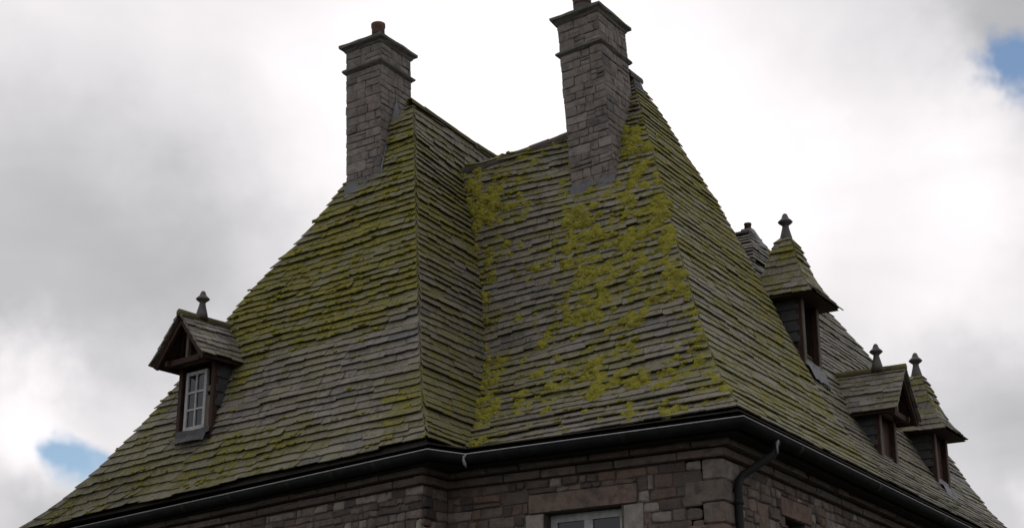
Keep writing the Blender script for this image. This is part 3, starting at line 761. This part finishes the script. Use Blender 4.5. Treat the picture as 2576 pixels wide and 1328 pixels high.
def chimney(Mx, wd, dp, h, zb, hband, label, pots, flash):
    """local: x 0..-wd (right corner at 0), y 0..dp, z up; base below the roof"""
    b = MB(); b.box(Mx, -wd + .012, -.012, .012, dp - .012, -1.6, h - .02)
    ch = b.build('chimney', M['chimney_mortar'], house, label)
    def face(o, dx, out): 
        A = Matrix(((dx[0], out[0], 0, o[0]), (dx[1], out[1], 0, o[1]), (0, 0, 1, 0), (0, 0, 0, 1))); return Mx @ A
    for (o, dx, out, L, hid) in (((-wd, 0), (1, 0), (0, -1), wd, 1.0), ((0, 0), (0, 1), (1, 0), dp, 1.0), ((0, dp), (-1, 0), (0, 1), wd, 0), ((-wd, dp), (0, -1), (-1, 0), dp, 0)):
        lay(ch, M['chimney_stone'], face(o, dx, out), L, zb, hband - .005, .10, .19, .14, .38, .014, quoin=(.40, .22), gap=.007, hidden=hid, rough=.010, bev=.02)
        lay(ch, M['chimney_stone'], face(o, dx, out), L, hband + .085, h - .01, .14, .2, .16, .36, .014, quoin=(.3, .2), gap=.007, hidden=hid, rough=.010, bev=.02)
    b = MB(); loft(b, Mx, -wd, 0, 0, dp, [(.005, hband - .02), (.03, hband), (.06, hband + .03), (.062, hband + .06), (.02, hband + .095), (.0, hband + .1)]); b.build('string_band', M['cap_stone'], ch)
    b = MB(); loft(b, Mx, -wd, 0, 0, dp, [(.0, h - .02), (.025, h), (.04, h + .03), (.08, h + .065), (.095, h + .075), (.095, h + .12), (.05, h + .15), (-.12, h + .21)], .008); b.build('cap', M['cap_stone'], ch)
    for (px, py, r, hh) in pots:
        b = MB(); b.lathe(Mx @ Matrix.Translation((px, py, h + .2)), [(r * 1.05, 0), (r, .05), (r * .96, hh - .1), (r * 1.08, hh - .07), (r * 1.08, hh - .01), (r * .85, hh), (r * .82, hh - .12)], 16)
        p_ = b.build('chimney_pot', M['pot'] if r < .14 else M['cap_stone'], ch)
        b = MB(); b.lathe(Mx @ Matrix.Translation((px, py, h + .2)), [(r * 1.0, hh * .45), (r * .985, hh * .5), (r * .975, hh - .10)], 16); b.build('soot_stain', M['pot_dark'], p_)
    return ch
# left: upright
ML = Matrix.Translation((-14.385, 19.02, 11.32)) @ Matrix.Rotation(R(-2.6), 4, 'Y')
chL = chimney(ML, .71, .87, 2.56, -.05, 2.15, 'square grey stone chimney with a terracotta pot on the left wing', [(-.33, .40, .115, .42)], None)
# right: leans to the left
MRt = Matrix.Translation((-10.88, 20.49, 10.98)) @ Matrix.Rotation(R(-4.6), 4, 'Y')
chR = chimney(MRt, .77, .95, 3.19, -.05, 2.59, 'tall stone chimney leaning to one side on the right wing', [(-.42, .30, .16, .42)], None)
def flashing(ch, Mx, wd, z0, z1, ydep):
    b = MB(); loft(b, Mx, -wd, 0, 0, ydep, [(.045, z0), (.035, z0 + .06), (.03, z1)], .006); b.build('flashing', M['lead'], ch)
flashing(chL, ML, .71, -.14, .10, .3); flashing(chR, MRt, .77, -.16, .20, .25)
# stepped lead up the right cheek of the left chimney, following the slope
b = MB()
p0, p1 = Vector((-14.385, 18.99, 11.28)), Vector((-14.43, 19.40, 12.72))
b.add([p0 + Vector((.0, 0, -.1)), p0 + Vector((.0, 0, .28)), p1 + Vector((0, .0, .22)), p1 + Vector((0, .08, -.05)),
       p0 + Vector((.03, 0, -.1)), p0 + Vector((.03, 0, .28)), p1 + Vector((.03, .0, .22)), p1 + Vector((.03, .08, -.05))],
      [(0, 1, 2, 3), (7, 6, 5, 4), (0, 4, 5, 1), (1, 5, 6, 2), (2, 6, 7, 3), (3, 7, 4, 0)])
b.build('flashing', M['lead'], chL)
# cement fillet down the left side of the right chimney
b = MB()
pts = [MRt @ Vector((-.75, .02 + .30 * t, -.05 + .9 * t)) for t in (0, .25, .5, .75, 1)]
b.tube(pts, [.10, .09, .07, .07, .05], 7); b.build('cement_fillet', M['chimney_mortar'], chR)

# ------------------------------------------------------------------ dormers
def finial(Mx, x, y, z, s, parent, skirt=True):
    b = MB(); prof = [(.12, -.08), (.10, .02), (.062, .15), (.054, .19), (.062, .205), (.105, .235), (.127, .255), (.107, .275), (.066, .31), (.05, .345), (.038, .375), (.012, .39)]
    b.lathe(Mx @ Matrix.Translation((x, y, z)), [(r * s * .88, q * s) for r, q in prof], 12); b.build('finial', M['finial'], parent)
def cheeks(Mx, hw, hp, dep, z0, n, parent):
    for sgn in (-1, 1):
        for i in range(n):
            za = z0 + (hp - z0) * i / n; zb = z0 + (hp - z0) * (i + 1) / n
            ys = [.045, dep] if i % 2 else [.045, dep * .42, dep]
            for a, c in zip(ys[:-1], ys[1:]):
                b = MB(); xo, xi = sgn * (hw + .045), sgn * (hw + .008)
                j = uni(-.008, .008)
                vs = [(xi, a, za - .025 + j), (xi, c - .006, za - .03 + j), (xi, c - .006, zb), (xi, a, zb), (xo + sgn * .006, a, za - .025 + j), (xo, c - .006, za - .03 + j), (xi + sgn * .012, c - .006, zb), (xi + sgn * .012, a, zb)]
                b.add([Mx @ Vector(p) for p in vs], [(0, 1, 2, 3), (4, 7, 6, 5), (0, 4, 5, 1), (3, 2, 6, 7), (0, 3, 7, 4), (1, 5, 6, 2)])
                b.build('cheek_slate', M['cheek'], parent)
def frame(Mx, hw, hp, label, mat, dep, post=.075):
    b = MB()
    for sgn in (-1, 1): b.box(Mx, sgn * hw - post / 2, sgn * hw + post / 2, 0, post * 1.2, -.30, hp)
    b.box(Mx, -hw - .06, hw + .06, -.012, post * 1.25, hp, hp + .085)
    b.box(Mx, -hw + post / 2, hw - post / 2, .01, post, -.02, .05)
    b.box(Mx, -hw, -hw + .02, post * 1.2, dep, .0, hp); b.box(Mx, hw - .02, hw, post * 1.2, dep, .0, hp)     # cheek boarding
    b.box(Mx, -hw + .02, hw - .02, dep - .1, dep, .0, hp)
    return b.build('dormer', mat, house, label)
def apron(Mx, hw, parent, slope, ln=.30, mat=None):
    b = MB(); vs = []
    n = 7
    for (z, k) in ((.07, -.012), (-.02, -.03), (-.06, -.085), (-ln, -.085 - slope * (ln - .06))):
        for i in range(n): vs.append(Mx @ Vector((-hw - .02 + (2 * hw + .04) * i / (n - 1) + uni(-.01, .01), k + uni(-.012, .012), z + uni(-.015, .015))))
    b.add(vs, [(r * n + i, r * n + i + 1, (r + 1) * n + i + 1, (r + 1) * n + i) for r in range(3) for i in range(n - 1)])
    b.build('lead_apron', mat or M['lead'], parent)
def lin(a, b, h0, h1): 
    a, b = Vector(a), Vector(b)
    return lambda h: a.lerp(b, (h - h0) / (h1 - h0))
def gable_dormer(Mx, hw, hp, rise, ov, fwd, dep, label, mossv, slope, opening, apex_fin=.3):
    d = frame(Mx, hw, hp, label, M['timber'], dep)
    cheeks(Mx, hw, hp, dep, hp * .38, 3, d)
    ze, zr = hp - .02, hp + rise
    ew = hw + ov
    # roof boarding
    b = MB()
    for sgn in (-1, 1):
        e0, e1 = Vector((sgn * ew, -fwd, ze)), Vector((sgn * ew, dep + .3, ze)); r0, r1 = Vector((0, -fwd, zr)), Vector((0, dep + .5, zr))
        dn = Vector((-sgn * .02, 0, -.035))
        vs = [Mx @ p for p in (e0, e1, r1, r0, e0 + dn, e1 + dn, r1 + Vector((0, 0, -.04)), r0 + Vector((0, 0, -.04)))]
        b.add(vs, [(0, 1, 2, 3), (7, 6, 5, 4), (0, 4, 5, 1), (2, 6, 7, 3), (0, 3, 7, 4), (1, 5, 6, 2)])
    rb = b.build('roof_boarding', M['timber'], d)
    for sgn in (-1, 1):                         # slates on both slopes
        f = lambda y: (lin(Mx @ Vector((sgn * (ew + .02), y, ze - .01)), Mx @ Vector((0, y, zr)), 0, 1))
        Lf, Rf = (f(-fwd - .02), f(dep + .3)) 
        if sgn < 0: Lf, Rf = Rf, Lf
        slates(d, Lf, Rf, 0, .98, Mx.to_3x3() @ Vector((sgn, 0, .8)), lambda u, h, x: mossv, e_lo=.15, e_hi=.12, wmin=.16, wmax=.38, th=.02, lift=.034, rowjit=.012)
    # ridge roll
    b = MB(); pts = [Mx @ Vector((0, y, zr + .035 + uni(-.006, .006))) for y in (-fwd - .05, -fwd * .4, dep * .3, dep * .7, dep + .4)]
    b.tube(pts, [.062, .058, .06, .062, .06], 9); b.build('ridge_roll', M['ridge_moss'], d)
    # gable truss: rafters, collar, king post, struts
    b = MB(); W_ = lambda x, y, z: Mx @ Vector((x, y, z))
    yo = -fwd + .04
    for sgn in (-1, 1):
        b.beam(W_(sgn * (ew - .02), yo, ze - .03), W_(0, yo, zr - .07), .05, .10, up=Mx.to_3x3() @ Vector((sgn, 0, .8)))
        b.beam(W_(sgn * hw * .95, -.03, hp + .06), W_(sgn * .04, yo + .12, zr - .14), .045, .05, up=Mx.to_3x3() @ Vector((0, 1, 0)))
        b.beam(W_(sgn * hw, .03, hp + .04), W_(sgn * hw, -fwd + .08, hp + .01), .07, .08)
    b.build('gable_rafter', M['timber'], d)
    b = MB(); b.beam(W_(-hw - .2, -fwd * .55, hp + .02), W_(hw + .16, -fwd * .55, hp + .02), .07, .09); b.build('tie_beam', M['timber'], d)
    b = MB(); b.beam(W_(0, -fwd * .5, hp + .05), W_(0, -fwd * .5, zr - .08), .06, .06, up=Mx.to_3x3() @ Vector((0, 1, 0))); b.build('king_post', M['timber_grey'], d)
    b = MB(); b.add([W_(-ew + .08, .05, ze + .03), W_(ew - .08, .05, ze + .03), W_(0, .05, zr - .05)], [(0, 1, 2)]); b.build('gable_board', M['timber'], d)
    finial(Mx, 0, -fwd + apex_fin, zr + .10, 1.05, d)
    if opening == 'white':
        A = Mx @ Matrix.Translation((0, -.02, 0))
        F = Mx @ Matrix(((1, 0, 0, 0), (0, -1, 0, 0), (0, 0, 1, 0), (0, 0, 0, 1)))
        window('window', F, -hw + .12, hw - .17, .08, hp - .1, .02, .06, 2, 3, d, M['white'], .032)
        b = MB(); b.box(Mx, hw - .168, hw - .04, .03, .07, .08, hp * .52); b.box(Mx, hw - .168, hw - .04, .03, .07, hp * .58, hp * .66); b.build('side_panel', M['timber_grey'], d)
    else: shutter(Mx, hw, hp, d, opening)
    apron(Mx, hw, d, slope, .15 if opening == 'white' else .3, M['cheek'] if opening == 'white' else None)
    return d
def shutter(Mx, hw, hp, d, mode):
    n = 3
    for i in range(n):
        b = MB(); xa = -hw + .04 + (2 * hw - .08) * i / n
        yb = .075 if mode != 'dark' else .14  # dark mode: near-black boards paint the unlit open interior
        b.box(Mx, xa + .004, xa + (2 * hw - .08) / n - .004, yb + uni(0, .006), yb + .03, .06, hp - .01); b.build('shutter_or_shade_board', M['timber_red'] if mode != 'dark' else M['dark'], d)
    for sgn in (-1, 1):
        b = MB(); b.box(Mx, sgn * hw - .045, sgn * hw + .045, -.022, -.004, -.05, hp * .985); b.build('opening_trim', M['timber_grey'], d)
def pyramid_dormer(Mx, hw, hp, rise, ov, dep, label, mossv, slope, mode):
    d = frame(Mx, hw, hp, label, M['timber'], dep)
    cheeks(Mx, hw, hp + .02, dep, hp * .36, 4, d)
    ew = hw + ov; yc = ew - ov * .95
    ze = hp - .02
    cx, cy = 0, -ov + ew
    def ring(f):                                   # bell-shaped pyramid
        return ew * (1 - f) ** 1.0 * (1 - .22 * math.sin(math.pi * f)) + .035
    zf = lambda f: ze + rise * (f - .03 * math.sin(2 * math.pi * f))
    def corner(sx, sy): return lambda f: Mx @ Vector((cx + sx * ring(f), cy + sy * ring(f), zf(f)))
    b = MB(); n = 10
    vs = [corner(sx, sy)(i / n) for i in range(n + 1) for sx, sy in ((-1, -1), (1, -1), (1, 1), (-1, 1))]
    b.add(vs, [(i * 4 + j, i * 4 + (j + 1) % 4, i * 4 + 4 + (j + 1) % 4, i * 4 + 4 + j) for i in range(n) for j in range(4)] + [(3, 2, 1, 0), tuple(4 * n + j for j in range(4))])
    b.build('roof_boarding', M['timber'], d)
    for (c0, c1, o_) in (((-1, -1), (1, -1), (0, -1, .5)), ((1, -1), (1, 1), (1, 0, .5)), ((-1, 1), (-1, -1), (-1, 0, .5)), ((1, 1), (-1, 1), (0, 1, .5))):
        vis = 1 if o_[1] < .5 else .2
        slates(d, corner(*c0), corner(*c1), 0, .93, Mx.to_3x3() @ Vector(o_), lambda u, h, x: mossv + .3 * h + uni(-.2, .2), e_lo=.15, e_hi=.12, wmin=.14, wmax=.34, th=.022, lift=.04, rowjit=.014, skipuse=vis)
    # lead saddle running back into the main roof
    b = MB(); zs = ze + rise * .40
    vs = [Mx @ Vector(p) for p in ((-ew * .8, cy, ze), (0, cy, zs), (ew * .8, cy, ze), (-ew * .8, dep + .8, ze), (0, dep + .9, zs + .05), (ew * .8, dep + .8, ze))]
    b.add(vs, [(0, 1, 4, 3), (1, 2, 5, 4), (0, 2, 1), (3, 4, 5), (0, 3, 5, 2)]); b.build('lead_saddle', M['ridge'], d)
    finial(Mx, cx, cy, zf(.93) + .02, 1.18, d)
    shutter(Mx, hw, hp, d, mode)
    apron(Mx, hw, d, slope)
    return d
# left dormer
MD = tr(-17.31, 18.13, 7.31, R(-7.5))
gable_dormer(MD, .40, 1.15, .74, .22, .40, .95, 'gabled dormer with a small white six-pane window on the left roof', .22, .55, 'white', .42)
RZ = R(90)
gable_dormer(tr(-8.40, 25.35, 7.12, RZ), .36, .80, .80, .25, .36, 1.0, 'gabled dormer with a dark shutter on the right roof', .3, .45, 'red', .45)
pyramid_dormer(tr(-9.12, 23.98, 8.58, RZ), .33, 1.12, 1.28, .26, .9, 'pyramid-roofed dormer with a mossy cap high on the right roof', .38, .4, 'dark')
pyramid_dormer(tr(-8.50, 28.62, 7.34, RZ), .33, .92, 1.27, .27, .9, 'pyramid-roofed dormer farthest along the right roof', .25, .4, 'red')
# zinc stub on the far apex
b = MB(); A = tr(-10.52, 24.85, ZG + 5.22)
b.add([A @ Vector(p) for p in ((-.3, -.1, -.2), (.22, -.2, -.22), (.28, .22, -.22), (-.3, .26, -.2), (-.10, -.04, .16), (.08, -.05, .16), (.09, .09, .16), (-.10, .09, .16))],
      [(0, 1, 5, 4), (1, 2, 6, 5), (2, 3, 7, 6), (3, 0, 4, 7), (4, 5, 6, 7)]); b.build('apex_cap', M['lead'], roof)
b = MB(); b.lathe(A @ Matrix.Translation((0, .02, .18)), [(.07, -.03), (.06, .05), (.07, .06), (.07, .09)], 10); b.build('apex_stub', M['pot_dark'], roof)

flush_slates(); flush_stones()

# ------------------------------------------------------------------ moss cushions (nobody could count them)
ico = bmesh.new(); bmesh.ops.create_icosphere(ico, subdivisions=1, radius=1)
iv = [v.co.copy() for v in ico.verts]; ifc = [tuple(v.index for v in f.verts) for f in ico.faces]; ico.free()
ico = bmesh.new(); bmesh.ops.create_icosphere(ico, subdivisions=2, radius=1)
iv2 = [v.co.copy() for v in ico.verts]; ifc2 = [tuple(v.index for v in f.verts) for f in ico.faces]; ico.free()
mb = MB()
def cushions(Lf, Rf, h0, h1, out, mossf, n, thr, rmin, rmax):
    out = Vector(out)
    cnt = 0
    for _ in range(n):
        h = uni(h0, h1); u = rnd()
        p = Lf(h).lerp(Rf(h), u)
        m_ = mossf(u, h, p.x)
        dens = min(m_, .80) + .85 * mnoise.noise(p * 2.6) + 1.0 * mnoise.noise(p * 6.5)
        if dens < thr: continue
        T = (Rf(h) - Lf(h)).normalized(); B = (Lf(h + .02).lerp(Rf(h + .02), u) - p).normalized(); nn = T.cross(B).normalized()
        if nn.dot(out) < 0: nn = -nn
        B = nn.cross(T)
        r = uni(rmin, rmax) * min(1.5, .7 + (dens - thr))
        sx, sy, sz = r * uni(.8, 1.6), r * uni(.7, 1.2), r * uni(.6, 1.25)
        c = p + nn * .03; an = uni(0, 6.3); ca, sa = math.cos(an), math.sin(an)
        V_, F_ = (iv2, ifc2) if r > .05 else (iv, ifc)
        vs = []
        for v in V_:
            k = 1 + .35 * mnoise.noise(v * 1.6 + p * 9)
            x, y = v.x * sx * k, v.y * sy * k
            vs.append(c + T * (x * ca - y * sa) + B * (x * sa + y * ca) + nn * v.z * sz * k)
        mb.add(vs, F_, smooth=True); cnt += 1
    return cnt
nA2 = cushions(a2L, hipF, .2, 6.0, (0, -1, .4), lambda u, h, x: mossA2(u, h, x) - (.35 if x < -11.9 and h > 4 else 0), 38000, .66, .022, .056)
nA1 = cushions(silL, hipL, .2, 6.3, (0, -1, .4), mossA1, 16000, .93, .014, .03)
nB = cushions(hipF, b2R, .2, 6.3, (1, 0, .4), mossB2, 3000, 1.15, .016, .04)
nB1 = cushions(hipL, b1R, .2, 5.3, (1, 0, .4), mossB1, 1500, .9, .016, .035)
nt_ = 0
for (p, T, B, nn, wd, th_, mo) in TAILS:        # moss that gathers along the tails of the slates
    for _ in range(3):
        x = uni(-.5, .5) * wd
        if mo + .75 * mnoise.noise((p + T * x) * 2.2) + .5 * mnoise.noise((p + T * x) * 8) < uni(.42, .78): continue
        r = uni(.016, .032)
        c = p + T * x + B * uni(-.002, .035) + nn * th_
        sx, sy, sz = r * uni(1.2, 2.8), r * uni(.7, 1.1), r * uni(.5, .9)
        vs = []
        for v in iv:
            k = 1 + .4 * mnoise.noise(v * 1.6 + p * 9)
            vs.append(c + T * v.x * sx * k + B * v.y * sy * k + nn * v.z * sz * k)
        mb.add(vs, ifc, smooth=True); nt_ += 1
o = mb.build('moss', M['moss'], None, 'yellow-green moss growing in thick cushions on the slate roof', 'stuff')
